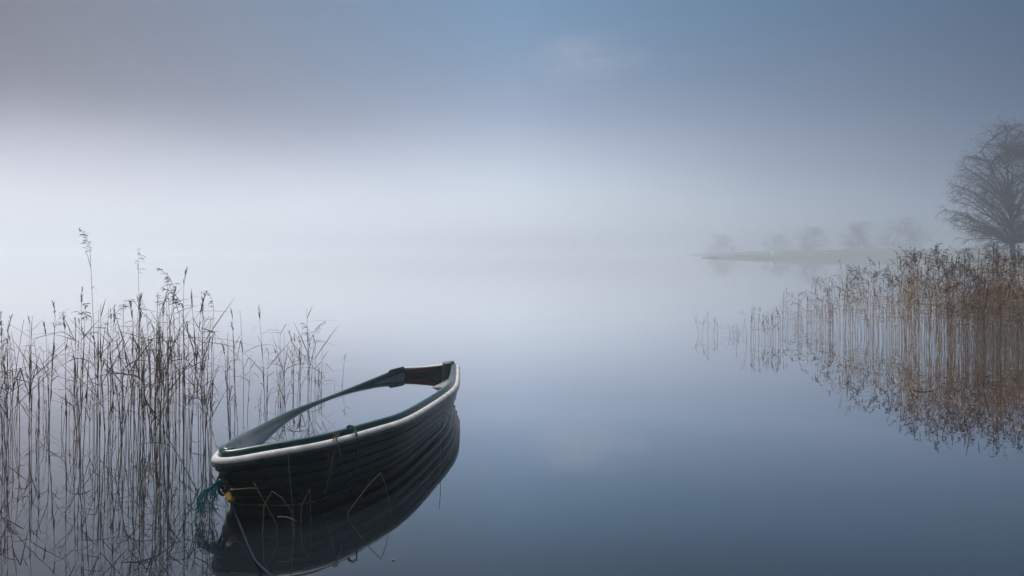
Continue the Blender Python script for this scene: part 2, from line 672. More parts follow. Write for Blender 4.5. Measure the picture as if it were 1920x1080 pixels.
sheet(mb, [[p + ty * o + Vector((0, 0, z)) for p in cp] for o, z in ((-0.024, -0.004), (-0.022, 0.004), (0.0, 0.008), (0.022, 0.004), (0.024, -0.006))])
boat_part(mb, 'transom_cap', M_CAP, transom)
mb = MB()
pd = [F0.lerp(N0, u) + Vector((0, 0, z)) - ty * 0.016 for u, z in ((0.06, -0.034), (0.72, -0.030), (0.66, -0.068), (0.58, -0.092), (0.20, -0.094), (0.11, -0.072))]
V = pd + [p + ty * 0.030 for p in pd]
K = len(pd)
mb.add(V, [tuple(range(K)), tuple(reversed(range(K, 2 * K)))] + [(i, i + K, (i + 1) % K + K, (i + 1) % K) for i in range(K)])
boat_part(mb, 'motor_pad', M_PAD, transom, smooth=False, bev=0.004)


def knee(c, along, inward, wa, wi, ztop, zbot):
    """A rounded moulded corner block."""
    mb = MB()
    ringz = []
    prof = [(1.0, zbot), (1.0, ztop - 0.05), (0.97, ztop - 0.02), (0.88, ztop - 0.004), (0.6, ztop)]
    for s, z in prof:
        r = []
        for k in range(14):
            u = k / 13
            ang = math.pi / 2 * u
            r.append(c + along * (wa * s * math.cos(ang) ** 0.5) + inward * (wi * s * math.sin(ang) ** 0.5) + Vector((0, 0, z)))
        r.append(Vector((c.x, c.y, z)))
        ringz.append(r + [r[0]])
    sheet(mb, ringz)
    top = ringz[-1][:-1]
    mb.add(top, [tuple(range(len(top)))])
    return mb


tn = ring_f[-8] - ring_f[-1]
tn.z = 0
tn.normalize()
tf = ring_f[8] - ring_f[0]
tf.z = 0
tf.normalize()
base = N0.copy(); base.z = 0
boat_part(knee(base - nrm[-1] * 0.012, -tx, tn, 0.135, 0.10, N0.z + 0.016, 0.02), 'corner_knee', M_INNER_DK)
base = F0.copy(); base.z = 0
boat_part(knee(base - nrm[0] * 0.012, tx, tf, 0.03, 0.26, F0.z - 0.004, 0.02), 'corner_knee', M_INNER_DK)

# stern seat, tilted with the boat so that only its near end is dry
mb = MB()
a0, a1 = at(840, 714, 8.20), at(809, 728, 7.75)
for p in (a0, a1):
    p.z = ZI
e_back = Vector((-0.665, 8.42, ZI + 0.012))
e_front = Vector((-0.640, 7.50, ZI + 0.045))
far_b, far_f = Vector((-1.22, 8.43, ZI - 0.07)), Vector((-1.36, 7.95, ZI - 0.07))
top = [e_front, e_back, a0, far_b, far_f, a1]
# extend over the inner wall a little, keep planar fan around the dry corner
V = top + [p - Vector((0, 0, 0.025)) for p in top]
mb.add(V, [(0, 1, 2), (0, 2, 5), (5, 2, 3), (5, 3, 4)] + [(i, (i + 1) % 6, (i + 1) % 6 + 6, i + 6) for i in range(6)])
seat = boat_part(mb, 'stern_seat', M_SEAT, smooth=False)
# small seat at the bow, just awash
mb = MB()
bs = [at(432, 842, 4.86), at(474, 838, 5.05), at(466, 828, 5.28), at(452, 822, 5.30), at(436, 830, 5.02)]
for p, z in zip(bs, (0.23, 0.204, 0.194, 0.215, 0.235)):
    p.z = ZI + (z - 0.2)
V = bs + [p - Vector((0, 0, 0.03)) for p in bs]
mb.add(V, [(0, 1, 2, 3, 4)] + [(i, i + 5, (i + 1) % 5 + 5, (i + 1) % 5) for i in range(5)])
boat_part(mb, 'bow_seat', M_INNER, smooth=False)

# dark green breasthook rounding the inside of the bow
mb = MB()
bh = catmull([at(440, 843, 4.60), at(424, 847, 4.57), at(417, 843, 4.64), at(420, 836, 4.78)], 6)
mb.tube(bh, [0.014 + 0.012 * math.sin(math.pi * min(1, (i + 3) / (len(bh) + 3))) for i in range(len(bh))], 10)
boat_part(mb, 'breasthook', M_GUN)

# bow eye and its ring
mb = MB()
eye = at(426, 893, 4.62)
mb.tube([eye + Vector((0.03, 0.10, 0)), eye, eye + Vector((-0.015, -0.03, 0))], 0.012, 8)
rc = at(417, 903, 4.58)
mb.tube([rc + Vector((0.030 * math.cos(a), 0.012 * math.cos(a), 0.040 * math.sin(a))) for a in [2 * math.pi * k / 18 for k in range(19)]], 0.006, 7, caps=False)
boat_part(mb, 'bow_ring', M_IRON)

# ------------------------------------------------------------------ ropes at the bow
rr = random.Random(5)
knot = at(422, 915, 4.56)
rope = empty('mooring_rope', knot)


def rel(mb, o):
    mb.v = [tuple(Vector(v) - o.location) for v in mb.v]
    return mb


mb = MB()
line = catmull([at(417, 922, 4.55), at(424, 918, 4.54), at(430, 930, 4.52), at(436, 950, 4.45), at(449, 982, 4.28), at(463, 1017, 4.08), at(478, 1049, 3.86), at(494, 1066, 3.70), at(510, 1081, 3.56), at(550, 1120, 3.34), at(600, 1165, 3.10)], 8)
mb.tube(line, 0.0062, 8)
rel(mb, rope).build('rope_line', M_ROPE, rope)
mb = MB()
loop = [at(418 + 8 * math.cos(a), 916 + 12 * math.sin(a), 4.54 + 0.02 * math.sin(a)) for a in [2 * math.pi * k / 16 for k in range(17)]]
mb.tube(loop, 0.008, 7, caps=False)
mb.tube(catmull([at(420, 900, 4.57), at(416, 912, 4.55), at(424, 924, 4.54), at(428, 912, 4.55), at(420, 905, 4.56)], 6), 0.009, 7)
rel(mb, rope).build('rope_loop', M_IRON, rope)
mb = MB()
s0, s1 = at(427.5, 925, 4.50), at(432, 940, 4.46)
mb.tube([s0, s0.lerp(s1, .1), s0.lerp(s1, .5), s0.lerp(s1, .9), s1], [0.014, 0.0165, 0.0165, 0.0165, 0.014], 12)
sl = rel(mb, rope).build('sleeve', M_YELLOW, rope)
tag(rope, 'blue-grey mooring rope with a yellow sleeve running from the bow into the water', 'rope')

mb = MB()
start = at(420, 908, 4.55)
for k in range(38):
    e = rr.random()
    kx = rr.uniform(368, 408)
    y0 = 905 + (420 - kx) * 0.35
    endy = y0 + rr.uniform(8, 50)
    P = [start + Vector((rr.uniform(-.01, .01),) * 3), at(408 + rr.uniform(-4, 4), 905 + rr.uniform(-4, 6), 4.52 + rr.uniform(-.04, .04)),
         at(max(kx, 372) + rr.uniform(-2, 8), y0 + rr.uniform(2, 12), 4.5 + rr.uniform(-.06, .06)),
         at(kx + rr.uniform(-4, 4), endy, 4.5 + rr.uniform(-.06, .06))]
    P.append(P[-1] + Vector((rr.gauss(0, .02), rr.gauss(0, .015), rr.uniform(-.04, .01))))
    mb.tube([q + Vector((rr.gauss(0, .0025), 0, rr.gauss(0, .002))) for q in catmull(P, 5)], rr.uniform(0.0014, 0.0028), 4)
frayed = mb.build('frayed_rope', M_TEAL)
tag(frayed, 'frayed teal rope end hanging in loose strands from the bow', 'rope')

mb = MB()
hp = [at(650, 803, 5.02), at(654, 799, 4.99), at(661, 800, 4.955), at(666, 808, 4.93), at(668.5, 818, 4.88), at(668.5, 832, 4.86), at(667, 862, 4.90), at(665, 890, 4.93), at(663, 910, 4.93), at(662, 924, 4.92)]
mb.tube(catmull(hp, 6), [0.0085] * 24 + [0.005] * 31, 8)
tag(mb.build('side_rope', M_GREENLINE), 'thin dark green rope hung over the gunwale amidships', 'rope')

# ------------------------------------------------------------------ dead straw round the boat
mb = MB()
tuft = [[(626, 818), (622, 838), (618, 852), (612, 866)], [(629, 820), (624, 850), (621, 880), (616, 900), (608, 928)], [(630, 818), (634, 836), (639, 852), (641, 860)],
        [(628, 812), (631, 822), (627, 845), (624, 858)], [(624, 812), (628, 822), (630, 840), (626, 862)], [(634, 808), (630, 818), (626, 828), (622, 842)], [(618, 815), (626, 819), (634, 816), (637, 812)]]
for i, t in enumerate(tuft):
    P = [at(x, y, 4.80 + 0.01 * i - 0.0006 * (y - 815)) for x, y in t]
    mb.blade(catmull(P, 5), 0.010, rnd=rr)
    mb.tube(catmull(P, 5), 0.002, 4)
tag(mb.build('straw_tuft', M_STRAW), 'tuft of dead pale grass caught on the white strake amidships', 'dead grass')

bent = [
    ([(540, 850), (544, 900), (549, 955), (553, 1000)], 4.30, 'straight pale dead stalk leaning in front of the green hull'),
    ([(476, 905), (490, 930), (505, 958), (519, 984)], 4.22, 'short slanted dead stalk rising from the water near the bow'),
    ([(432, 919), (450, 917), (470, 915), (482, 916)], 4.30, 'dead stalk lying level across the bow beside the yellow sleeve'),
    ([(494, 975), (495, 948), (510, 921), (528, 933), (545, 955), (549, 990)], 4.25, 'arched dead blade bent double near the bow'),
    ([(520, 969), (537, 969), (550, 974), (557, 978)], 4.18, 'short curled dead blade at the foot of the straight stalk'),
    ([(566, 946), (581, 917), (582, 938)], 4.40, 'small snapped dead blade standing below the straw tuft'),
    ([(653, 960), (690, 911), (714, 886), (723, 910), (732, 952)], 4.55, 'long dead stalk snapped into a peak against the dark hull'),
    ([(824, 793), (826, 830), (825, 872)], 5.62, 'thin dark stalk standing before the stern quarter of the boat'),
]
for P, Y, lab in bent:
    mb = MB()
    pts = [at(x, y, Y) for x, y in P]
    W = 475 + FOCAL * CAM_Z / Y
    last = pts[-1]
    if 'level' not in lab and 'curled' not in lab:
        pts.append(Vector((last.x + 0.004, last.y, -0.06)))
    if P[0][1] > P[1][1] + 5:
        pts.insert(0, Vector((pts[0].x - 0.01, pts[0].y, -0.06)))
    # broken stalks keep sharp kinks
    fine = []
    for a, b in zip(pts, pts[1:]):
        for k in range(4):
            fine.append(a.lerp(b, k / 4))
    fine.append(pts[-1])
    mb.tube(fine, [0.0026 - 0.0012 * i / len(fine) for i in range(len(fine))], 6)
    if 'blade' in lab:
        mb.blade(fine, 0.008, rnd=rr)
    o = mb.build('dead_stalk', M_STRAW if 'dark' not in lab.split(' stalk')[0] else M_STEM)
    tag(o, lab, 'dead stalk')

mb = MB()
c = on_water(738, 1050)
for a in (0.3, 2.2, 4.0):
    d = Vector((math.cos(a), math.sin(a), 0))
    mb.blade([c + Vector((0, 0, 0.004)), c + d * 0.008 + Vector((0, 0, 0.008)), c + d * 0.018 + Vector((0, 0, 0.003))], 0.012)
tag(mb.build('floating_leaf', M_IRON), 'tiny dark scrap of leaf floating on the open water', 'leaf')

# leaf litter on the stern seat
mb = MB()
for k in range(16):
    u, v = rr.random(), rr.random()
    p = e_front.lerp(e_back, 0.25 + 0.6 * u).lerp(a1.lerp(a0, 0.25 + 0.6 * u), v)
    p.z += 0.004
    an = rr.uniform(0, 6.28)
    d = Vector((math.cos(an), math.sin(an), 0)) * rr.uniform(0.012, 0.03)
    mb.blade([p - d, p + Vector((0, 0, 0.004)), p + d], rr.uniform(0.008, 0.018), rnd=None)
tag(mb.build('leaf_litter', M_STRAW), 'dry brown leaf litter on the stern seat', 'leaf litter', kind='stuff')

# ------------------------------------------------------------------ reeds: prototypes
def stem_curve(r, H, bend=0.05, seg=9):
    a = r.uniform(0, 6.283)
    k = r.gauss(0, bend) * H
    k2 = r.gauss(0, bend * 0.4) * H
    d, d2 = Vector((math.cos(a), math.sin(a), 0)), Vector((-math.sin(a), math.cos(a), 0))
    return [d * (k * (u ** 1.8)) + d2 * (k2 * math.sin(3.1 * u)) + Vector((0, 0, -0.12 * (1 - u) + H * u)) for u in [i / seg for i in range(seg + 1)]]


def along(P, u):
    f = u * (len(P) - 1)
    i = min(int(f), len(P) - 2)
    return P[i].lerp(P[i + 1], f - i)


def leaf_path(r, p, t, L, style):
    az = r.uniform(0, 6.283)
    out = Vector((math.cos(az), math.sin(az), 0))
    up = Vector((0, 0, 1))
    if style == 'up':
        a = r.uniform(0.15, 0.85)
        pts = [p + (out * math.sin(a) + up * math.cos(a)) * (L * k / 6) + out * (0.06 * L * (k / 6) ** 2) for k in range(7)]
    elif style == 'droop':
        a = r.uniform(0.4, 0.9)
        pts = [p]
        for k in range(7):
            a += r.uniform(0.12, 0.36)
            pts.append(pts[-1] + (out * math.sin(a) + up * math.cos(a)) * (L / 7))
    elif style == 'flat':
        a = r.uniform(1.1, 1.75)
        pts = [p + (out * math.sin(a) + up * math.cos(a)) * (L * k / 6) - up * (0.12 * L * (k / 6) ** 2) for k in range(7)]
    else:   # kinked: out and up, snapped, then down
        a = r.uniform(0.3, 1.0)
        k1 = r.uniform(0.3, 0.6)
        b = r.uniform(1.7, 2.8)
        q = p + (out * math.sin(a) + up * math.cos(a)) * L * k1
        pts = [p.lerp(q, k / 3) for k in range(4)] + [q + (out * math.sin(b) + up * math.cos(b)) * (L * (1 - k1) * k / 4) for k in range(1, 5)]
    return pts


def seed_head(mb, r, p, t, L, style, mi=0):
    az = r.uniform(0, 6.283) if style != 'plume_left' else math.pi + r.uniform(-.5, .5)
    out = Vector((math.cos(az), math.sin(az), 0))
    axis = [p]
    a = 0.05
    n = 10
    droop = {'spike': 0.02, 'open': 0.06, 'plume': 0.11, 'plume_left': 0.08}[style]
    d = t.normalized()
    for k in range(n):
        a += droop
        dd = (d + out * math.tan(min(a, 1.2))).normalized()
        axis.append(axis[-1] + dd * (L / n))
    mb.tube(axis, [0.0016 - 0.0011 * i / n for i in range(n + 1)], 4, mi)
    if style == 'spike':
        for k in range(22):
            u = r.uniform(0.1, 0.98)
            q = along(axis, u)
            o = Vector((r.gauss(0, 1), r.gauss(0, 1), 0)).normalized()
            l = L * r.uniform(0.12, 0.25)
            mb.blade([q, q + o * l * 0.2 + Vector((0, 0, l * 0.5)), q + o * l * 0.27 + Vector((0, 0, l))], 0.0055, mi, rnd=r)
    else:
        m = 26 if style != 'open' else 16
        for k in range(m):
            u = r.uniform(0.02, 0.97)
            q = along(axis, u)
            o = (Vector((r.gauss(0, 1), r.gauss(0, 1), 0)) * 0.8 + out * 0.9).normalized()
            l = L * r.uniform(0.2, 0.42) * (1.15 - 0.7 * u)
            pts = [q]
            b = r.uniform(0.3, 0.9)
            for j in range(4):
                b += r.uniform(0.25, 0.6)
                pts.append(pts[-1] + (o * math.sin(b) + Vector((0, 0, 1)) * math.cos(b)) * l / 4)
            mb.tube(pts[:3], 0.0007, 3, mi, caps=False)
            mb.blade(pts[1:], 0.0085 if style != 'open' else 0.006, mi, rnd=r)


KINDS = {
    'feathery': dict(H=1.30, head='plume', leaves=(4, 7), L=(0.16, 0.40), styles=('up', 'droop', 'kink', 'flat')),
    'open': dict(H=1.35, head='open', leaves=(3, 6), L=(0.15, 0.30), styles=('up', 'flat', 'kink')),
    'spike': dict(H=1.20, head='spike', leaves=(4, 7), L=(0.15, 0.32), styles=('up', 'kink', 'droop')),
    'leafy': dict(H=1.05, head=None, leaves=(5, 8), L=(0.20, 0.50), styles=('up', 'up', 'droop', 'kink', 'flat')),
    'bare': dict(H=0.9, head=None, leaves=(1, 4), L=(0.10, 0.26), styles=('up', 'kink', 'flat')),
    'snapped': dict(H=0.75, head=None, leaves=(1, 3), L=(0.12, 0.30), styles=('kink', 'droop')),
}


def reed_parts(kind, seed, thick=1.0, wide=1.0, fewer=0):
    """Builders for stem, foliage and head of one reed of its own natural height."""
    r = random.Random(seed)
    k = KINDS[kind]
    H = k['H']
    P = stem_curve(r, H, 0.022 if kind not in ('snapped', 'bare') else 0.06)
    if kind == 'snapped':
        az = r.uniform(0, 6.28)
        b = r.uniform(1.2, 2.5)
        d = Vector((math.cos(az) * math.sin(b), math.sin(az) * math.sin(b), math.cos(b)))
        q = P[-1]
        P = P + [q + d * (0.22 * H * j / 3) for j in (1, 2, 3)]
    ms, ml, mh = MB(), MB(), MB()
    n = len(P)
    ms.tube(P, [thick * (0.0030 - 0.0018 * (i / n)) for i in range(n)], 5)
    # old leaf sheaths thicken the stem here and there
    for j in range(r.randint(1, 3)):
        u = r.uniform(0.2, 0.75)
        a, b = along(P, u), along(P, min(1, u + r.uniform(0.06, 0.14)))
        off = Vector((r.uniform(-1, 1), r.uniform(-1, 1), 0)) * 0.002
        ms.tube([a + off, a.lerp(b, .5) + off * 1.5, b + off], [0.0022 * thick, 0.0052 * thick, 0.0020 * thick], 5)
    for j in range(max(1, r.randint(*k['leaves']) - fewer)):
        u = r.uniform(0.38, 0.97) if kind != 'snapped' else r.uniform(0.3, 0.95)
        p = along(P, u)
        L = r.uniform(*k['L']) * (1.1 if u < 0.8 else 0.75)
        ml.blade(leaf_path(r, p, None, L, r.choice(k['styles'])), r.uniform(0.0045, 0.009) * wide, 0, rnd=r)
    if k['head']:
        t = P[-1] - P[-2]
        st = k['head']
        seed_head(mh, r, P[-1], t, r.uniform(0.15, 0.22) * (1.0 if st == 'spike' else 1.3), st)
    return ms, ml, mh, H


def top_of(ms, ml, mh):
    return max(v[2] for mbx in (ms, ml, mh) for v in mbx.v)


protos = {}
for kind in KINDS:
    lst = []
    for s in range(7):
        ms, ml, mh, H = reed_parts(kind, hash_seed := (sum(map(ord, kind)) * 31 + s), 1.0, 1.0)
        lst.append((ms.mesh('reed_stem', M_STEM), ml.mesh('reed_foliage', M_LEAF, False),
                    mh.mesh('reed_head', M_HEAD, False) if mh.v else None, top_of(ms, ml, mh)))
    protos[kind] = lst


def place_reed(kind, px, W, ytop, r, label, group, tilt=None, variant=None, rz=None):
    st, fo, hd, top = protos[kind][variant if variant is not None else r.randrange(7)]
    base = on_water(px, W)
    want = CAM_Z * (W - ytop) / (W - 475)
    s = want / top
    root = empty('reed', base)
    root.rotation_euler = Euler((*(tilt or (r.gauss(0, 0.025), r.gauss(0, 0.035))), rz if rz is not None else r.uniform(0, 6.283)), 'ZYX') if False else Euler(((tilt or (r.gauss(0, 0.025), r.gauss(0, 0.035)))[0], (tilt or (r.gauss(0, 0.025), r.gauss(0, 0.035)))[1], rz if rz is not None else r.uniform(0, 6.283)))
    sxy = 0.35 * s + 0.65
    root.scale = (sxy, sxy, s)
    link('stem', st, root)
    link('foliage', fo, root)
    if hd:
        link('seed_head', hd, root)
    tag(root, label, 'reed', group)
    return root


# distinctive reeds of the near clump
rq = random.Random(77)
place_reed('feathery', 182, 800, 428, rq, 'tallest reed, its drooping dark seed head high above all others', None, (0.0, 0.03), 2, 2.9)
place_reed('open', 259, 795, 464, rq, 'second tallest reed with a sparse open seed head', None, (0.0, 0.01), 1, 0.4)
place_reed('feathery', 330, 790, 502, rq, 'reed with a ragged feathery head beside the darkest upright blade', None, (0, -0.01), 4, 2.0)
place_reed('spike', 345, 800, 498, rq, 'reed with the darkest upright blade and a narrow spiky head', None, (0, 0.0), 3, 1.0)
place_reed('spike', 148, 815, 536, rq, 'lone reed with a slim upright seed spike, left of the tallest', None, (0, 0.02), 0, 0.0)
place_reed('spike', 88, 820, 562, rq, 'slim spiked reed tilting right near the left edge of the photo', None, (0, 0.07), 5, 0.0)
place_reed('open', 640, 757, 662, rq, 'lone thin reed standing apart, rightmost of the near left clump', None, (0, 0.02), 4, 1.0)
place_reed('leafy', 575, 775, 570, rq, 'tall leafy reed rising behind the middle of the far gunwale', None, (0, 0.0), 2, 3.0)
place_reed('spike', 497, 800, 570, rq, 'reed with a thin dark spike behind the boat near its bow', None, (0, 0.0), 1, 3.0)
n_left = 9

ENV = [(-60, 570), (0, 575), (40, 590), (100, 575), (150, 560), (185, 560), (220, 545), (260, 540), (290, 540), (325, 520), (345, 520), (400, 545), (435, 560), (470, 590), (495, 580), (530, 585), (565, 580), (600, 610), (640, 665)]


def env(x):
    for (a, ya), (b, yb) in zip(ENV, ENV[1:]):
        if a <= x <= b:
            return ya + (yb - ya) * (x - a) / (b - a)
    return ENV[-1][1]


CL = [(-30, 8, 7), (5, 9, 13), (26, 8, 11), (68, 12, 12), (85, 14, 5), (112, 10, 6), (146, 7, 13), (165, 12, 5), (186, 7, 10), (218, 8, 13), (236, 6, 9), (262, 8, 13), (282, 8, 13), (299, 7, 8), (314, 7, 14), (329, 6, 7), (345, 10, 10),
      (368, 8, 9), (385, 9, 7), (402, 7, 4), (440, 8, 6), (455, 7, 6), (487, 9, 6), (512, 8, 4), (535, 8, 6), (556, 7, 6), (580, 8, 6), (604, 10, 5)]
LAB = {
    'feathery': ('reed with a feathery brown seed head in the near left clump', 'feathery reeds in the near clump'),
    'open': ('reed with a sparse open seed head in the near left clump', 'sparse headed reeds in the near clump'),
    'spike': ('reed with a narrow seed spike in the near left clump', 'spiky reeds in the near clump'),
    'leafy': ('leafy brown reed without a seed head in the near left clump', 'leafy reeds in the near clump'),
    'bare': ('bare thin reed stem without a seed head in the near left clump', 'bare reed stems in the near clump'),
    'snapped': ('snapped reed with its top bent over in the near left clump', 'snapped reeds in the near clump'),
}
rl = random.Random(2024)
for cx, sx, n in CL:
    for _ in range(round(n * 0.86)):
        x = rl.gauss(cx, sx * 1.15)
        if x < 400:
            W = min(max(rl.gauss(824, 44), 735), 930)
        else:
            W = rl.uniform(742, max(760, 838 - (x - 440) * 0.33))
        e = env(min(max(x, -60), 639))
        u = rl.random()
        if u < 0.24:
            yt = e + abs(rl.gauss(0, 22))
            kind = rl.choice(('feathery', 'spike', 'leafy', 'leafy', 'leafy', 'spike', 'open'))
        elif u < 0.62:
            yt = e + rl.uniform(15, 90)
            kind = rl.choice(('leafy', 'leafy', 'bare', 'spike'))
        else:
            yt = e + rl.uniform(80, 190)
            kind = rl.choice(('bare', 'bare', 'snapped', 'leafy'))
        yt = min(yt, W - 40)
        lab, grp = LAB[kind]
        tl = None
        if kind in ('bare', 'snapped') and rl.random() < 0.18:
            tl = (rl.gauss(0, 0.12), rl.gauss(0, 0.22))
        place_reed(kind, x, W, yt, rl, lab, grp, tl)
        n_left += 1

# ------------------------------------------------------------------ the reed bed on the right
bp = []
for s in range(28):
    kind = ('feathery', 'feathery', 'spike', 'leafy', 'spike', 'feathery', 'open')[s % 7]
    ms, ml, mh, H = reed_parts(kind, 900 + s, 0.74 if s < 21 else 1.3, 1.0, 2 if s < 21 else 0)
    m = MB()
    m.add(ms.v, ms.f, 0)
    m.add(ml.v, ml.f, 1)
    if mh.v:
        m.add(mh.v, mh.f, 2)
    top = max(v[2] for v in m.v)
    bp.append((m, m.mesh('reed', [M_BSTEM, M_BLEAF, M_BHEAD] if s < 21 else [M_STEM, M_LEAF, M_HEAD], False), top, kind))

RENV = [(1300, 590), (1330, 592), (1380, 585), (1410, 575), (1440, 575), (1470, 545), (1500, 540), (1530, 520), (1560, 500), (1590, 492), (1640, 488), (1690, 470), (1760, 462), (1830, 464), (1900, 458), (2100, 452)]


def renv(x):
    for (a, ya), (b, yb) in zip(RENV, RENV[1:]):
        if a <= x <= b:
            return ya + (yb - ya) * (x - a) / (b - a)
    return 600


def wfront(x):
    return 622 + max(0, (x - 1480)) * 0.12 if x < 1800 else 660


rb = random.Random(31)
spec = []
for x0, x1, n in ((1308, 1346, 5), (1366, 1394, 9), (1400, 1432, 8), (1432, 1466, 11), (1470, 1520, 62), (1520, 1560, 50), (1560, 1620, 62), (1620, 1680, 78), (1680, 1740, 102), (1740, 1800, 135), (1800, 1860, 145), (1860, 1930, 160), (1930, 2060, 100)):
    cen = [rb.uniform(x0, x1) for _ in range(max(2, n // 8))]
    for k in range(n):
        x = x0 + (x1 - x0) * (k + rb.random()) / n if x1 < 1470 else (rb.choice(cen) + rb.gauss(0, 6) if rb.random() < 0.45 else rb.uniform(x0, x1))
        wf = wfront(x)
        W = wf - abs(rb.gauss(0, 1)) * 13 if x > 1465 else (627 if x < 1350 else 630 if x < 1395 else 637) + rb.gauss(0, 3)
        W = max(W, 592)
        e = renv(x) + 9 * math.sin(x * 0.11) + 7 * math.sin(x * 0.053 + 1) + 8
        u = rb.random()
        yt = e + (abs(rb.gauss(0, 20)) - 8 if u < 0.34 else rb.uniform(10, 75 if x > 1470 else 40))
        # farther reeds reach less high in the picture
        if x < 1465:
            yt = (582 if x < 1350 else 599 if x < 1395 else 572) + abs(rb.gauss(0, 12))
        yt = min(yt, W - 12)
        spec.append((W, x, yt))
spec.sort(reverse=True)
N_IND = max(40, 300 - n_left)
big = [q for q in spec if q[1] < 1935][:0]
ind, rest = [], []
for q in spec:
    if len(ind) < N_IND and q[1] < 1925 and (q[1] < 1465 or q[0] > wfront(q[1]) - 9):
        ind.append(q)
    else:
        rest.append(q)


def bed_pick(x, h, r):
    if x < 1465:
        return r.choice([24, 24, 23, 25, 27])
    return r.randrange(21)


RL_ = {
    'feathery': ('brown reed with a nodding feathery head along the front of the right-hand bed', 'feathery front reeds of the right-hand bed'),
    'open': ('brown reed with a sparse head along the front of the right-hand bed', 'sparse front reeds of the right-hand bed'),
    'spike': ('brown reed with a slim seed spike along the front of the right-hand bed', 'spiky front reeds of the right-hand bed'),
    'leafy': ('brown leafy reed with no seed head along the front of the right-hand bed', 'leafy front reeds of the right-hand bed'),
}
for W, x, yt in ind:
    h = CAM_Z * (W - yt) / (W - 475)
    m, me, top, kind = bp[bed_pick(x, h, rb)]
    o = link('reed', me)
    o.location = on_water(x, W)
    s = h / top
    o.scale = (0.4 * s + 0.6, 0.4 * s + 0.6, s)
    o.rotation_euler = (rb.gauss(0, 0.04), rb.gauss(0.01, 0.05) if rb.random() > 0.06 else rb.gauss(0, 0.2), rb.uniform(0, 6.283))
    if x < 1400:
        tag(o, 'short thin reed standing apart on the open water left of the bed', 'reed', 'short outlying reeds of the right-hand bed')
    else:
        tag(o, RL_[kind][0], 'reed', RL_[kind][1])
allm = MB()
for W, x, yt in rest:
    h = CAM_Z * (W - yt) / (W - 475)
    m, me, top, kind = bp[bed_pick(x, h, rb)]
    s = h / top
    M = Matrix.Translation(on_water(x, W)) @ Euler((rb.gauss(0, 0.04), rb.gauss(0.01, 0.05) if rb.random() > 0.06 else rb.gauss(0, 0.2), rb.uniform(0, 6.283))).to_matrix().to_4x4() @ Matrix.Diagonal((0.4 * s + 0.6, 0.4 * s + 0.6, s, 1))
    o0 = len(allm.v)
    allm.v.extend([tuple(M @ Vector(v)) for v in m.v])
    allm.f.extend([tuple(i + o0 for i in f) for f in m.f])
    allm.m.extend(m.m)
tag(allm.build('reed_bed', [M_BSTEM, M_BLEAF, M_BHEAD], smooth=False), 'dense brown reed bed standing in the water behind its front stems', 'reed bed', kind='stuff')

# ------------------------------------------------------------------ bare birch in the mist
rt = random.Random(8)
tree = empty('birch_tree', (70.6, 105.0, 0.7))
tree.scale = (1.62, 1.62, 1.60)
trunk, crown = MB(), MB()


def grow(mb, p, d, L, r0, r1, seg, wob, lift):
    pts = [p.copy()]
    d = d.normalized()
    for k in range(seg):
        d = (d + Vector((rt.gauss(0, wob), rt.gauss(0, wob), rt.gauss(0, wob) + lift))).normalized()
        pts.append(pts[-1] + d * (L / seg))
    mb.tube(pts, [r0 + (r1 - r0) * i / seg for i in range(seg + 1)], 3 if r0 < 0.03 else 6, caps=False)
    return pts


tp = grow(trunk, Vector((0, 0, -0.6)), Vector((-0.03, 0, 1)), 11.4, 0.24, 0.03, 12, 0.05, 0.05)
fork = grow(trunk, along(tp, 0.32), Vector((0.35, 0.1, 1)), 8.0, 0.13, 0.02, 9, 0.06, 0.05)
fork2 = grow(trunk, along(tp, 0.42), Vector((-0.45, -0.1, 1)), 6.2, 0.10, 0.02, 8, 0.06, 0.02)
def limb(p, tip):
    """A limb that rises out of the trunk and bends over to its tip, with side branches and hanging twigs."""
    L = (tip - p).length
    ctrl = p.lerp(tip, 0.5) + Vector((0, 0, 0.16 * L)) + Vector((rt.gauss(0, .06), rt.gauss(0, .06), rt.gauss(0, .04))) * L
    B = []
    for k in range(10):
        u = k / 9
        B.append(p * (1 - u) ** 2 + ctrl * (2 * u * (1 - u)) + tip * u * u + Vector((rt.gauss(0, .03), rt.gauss(0, .03), rt.gauss(0, .03))))
    r0 = 0.016 + 0.011 * L
    crown.tube(B, [r0 + (0.011 - r0) * k / 9 for k in range(10)], 4, caps=False)
    ns = int(3 + L * 1.7)
    for j in range(ns):
        v = 0.25 + 0.75 * (j + rt.random()) / ns
        q = along(B, min(v, 1))
        t = (along(B, min(1, v + 0.1)) - along(B, max(0, v - 0.1))).normalized()
        d = (t + Vector((rt.gauss(0, .65), rt.gauss(0, .65), rt.gauss(0.1, .4)))).normalized()
        C = grow(crown, q, d, rt.uniform(0.6, 1.5), 0.014, 0.007, 5, 0.16, -0.05)
        for m_ in range(9):
            q2 = along(C, rt.uniform(0.1, 1.0))
            d2 = (d * 0.6 + Vector((rt.gauss(0, .55), rt.gauss(0, .55), rt.gauss(-0.05, .4)))).normalized()
            grow(crown, q2, d2, rt.uniform(0.4, 1.1), 0.0075, 0.0035, 4, 0.14, -0.30)


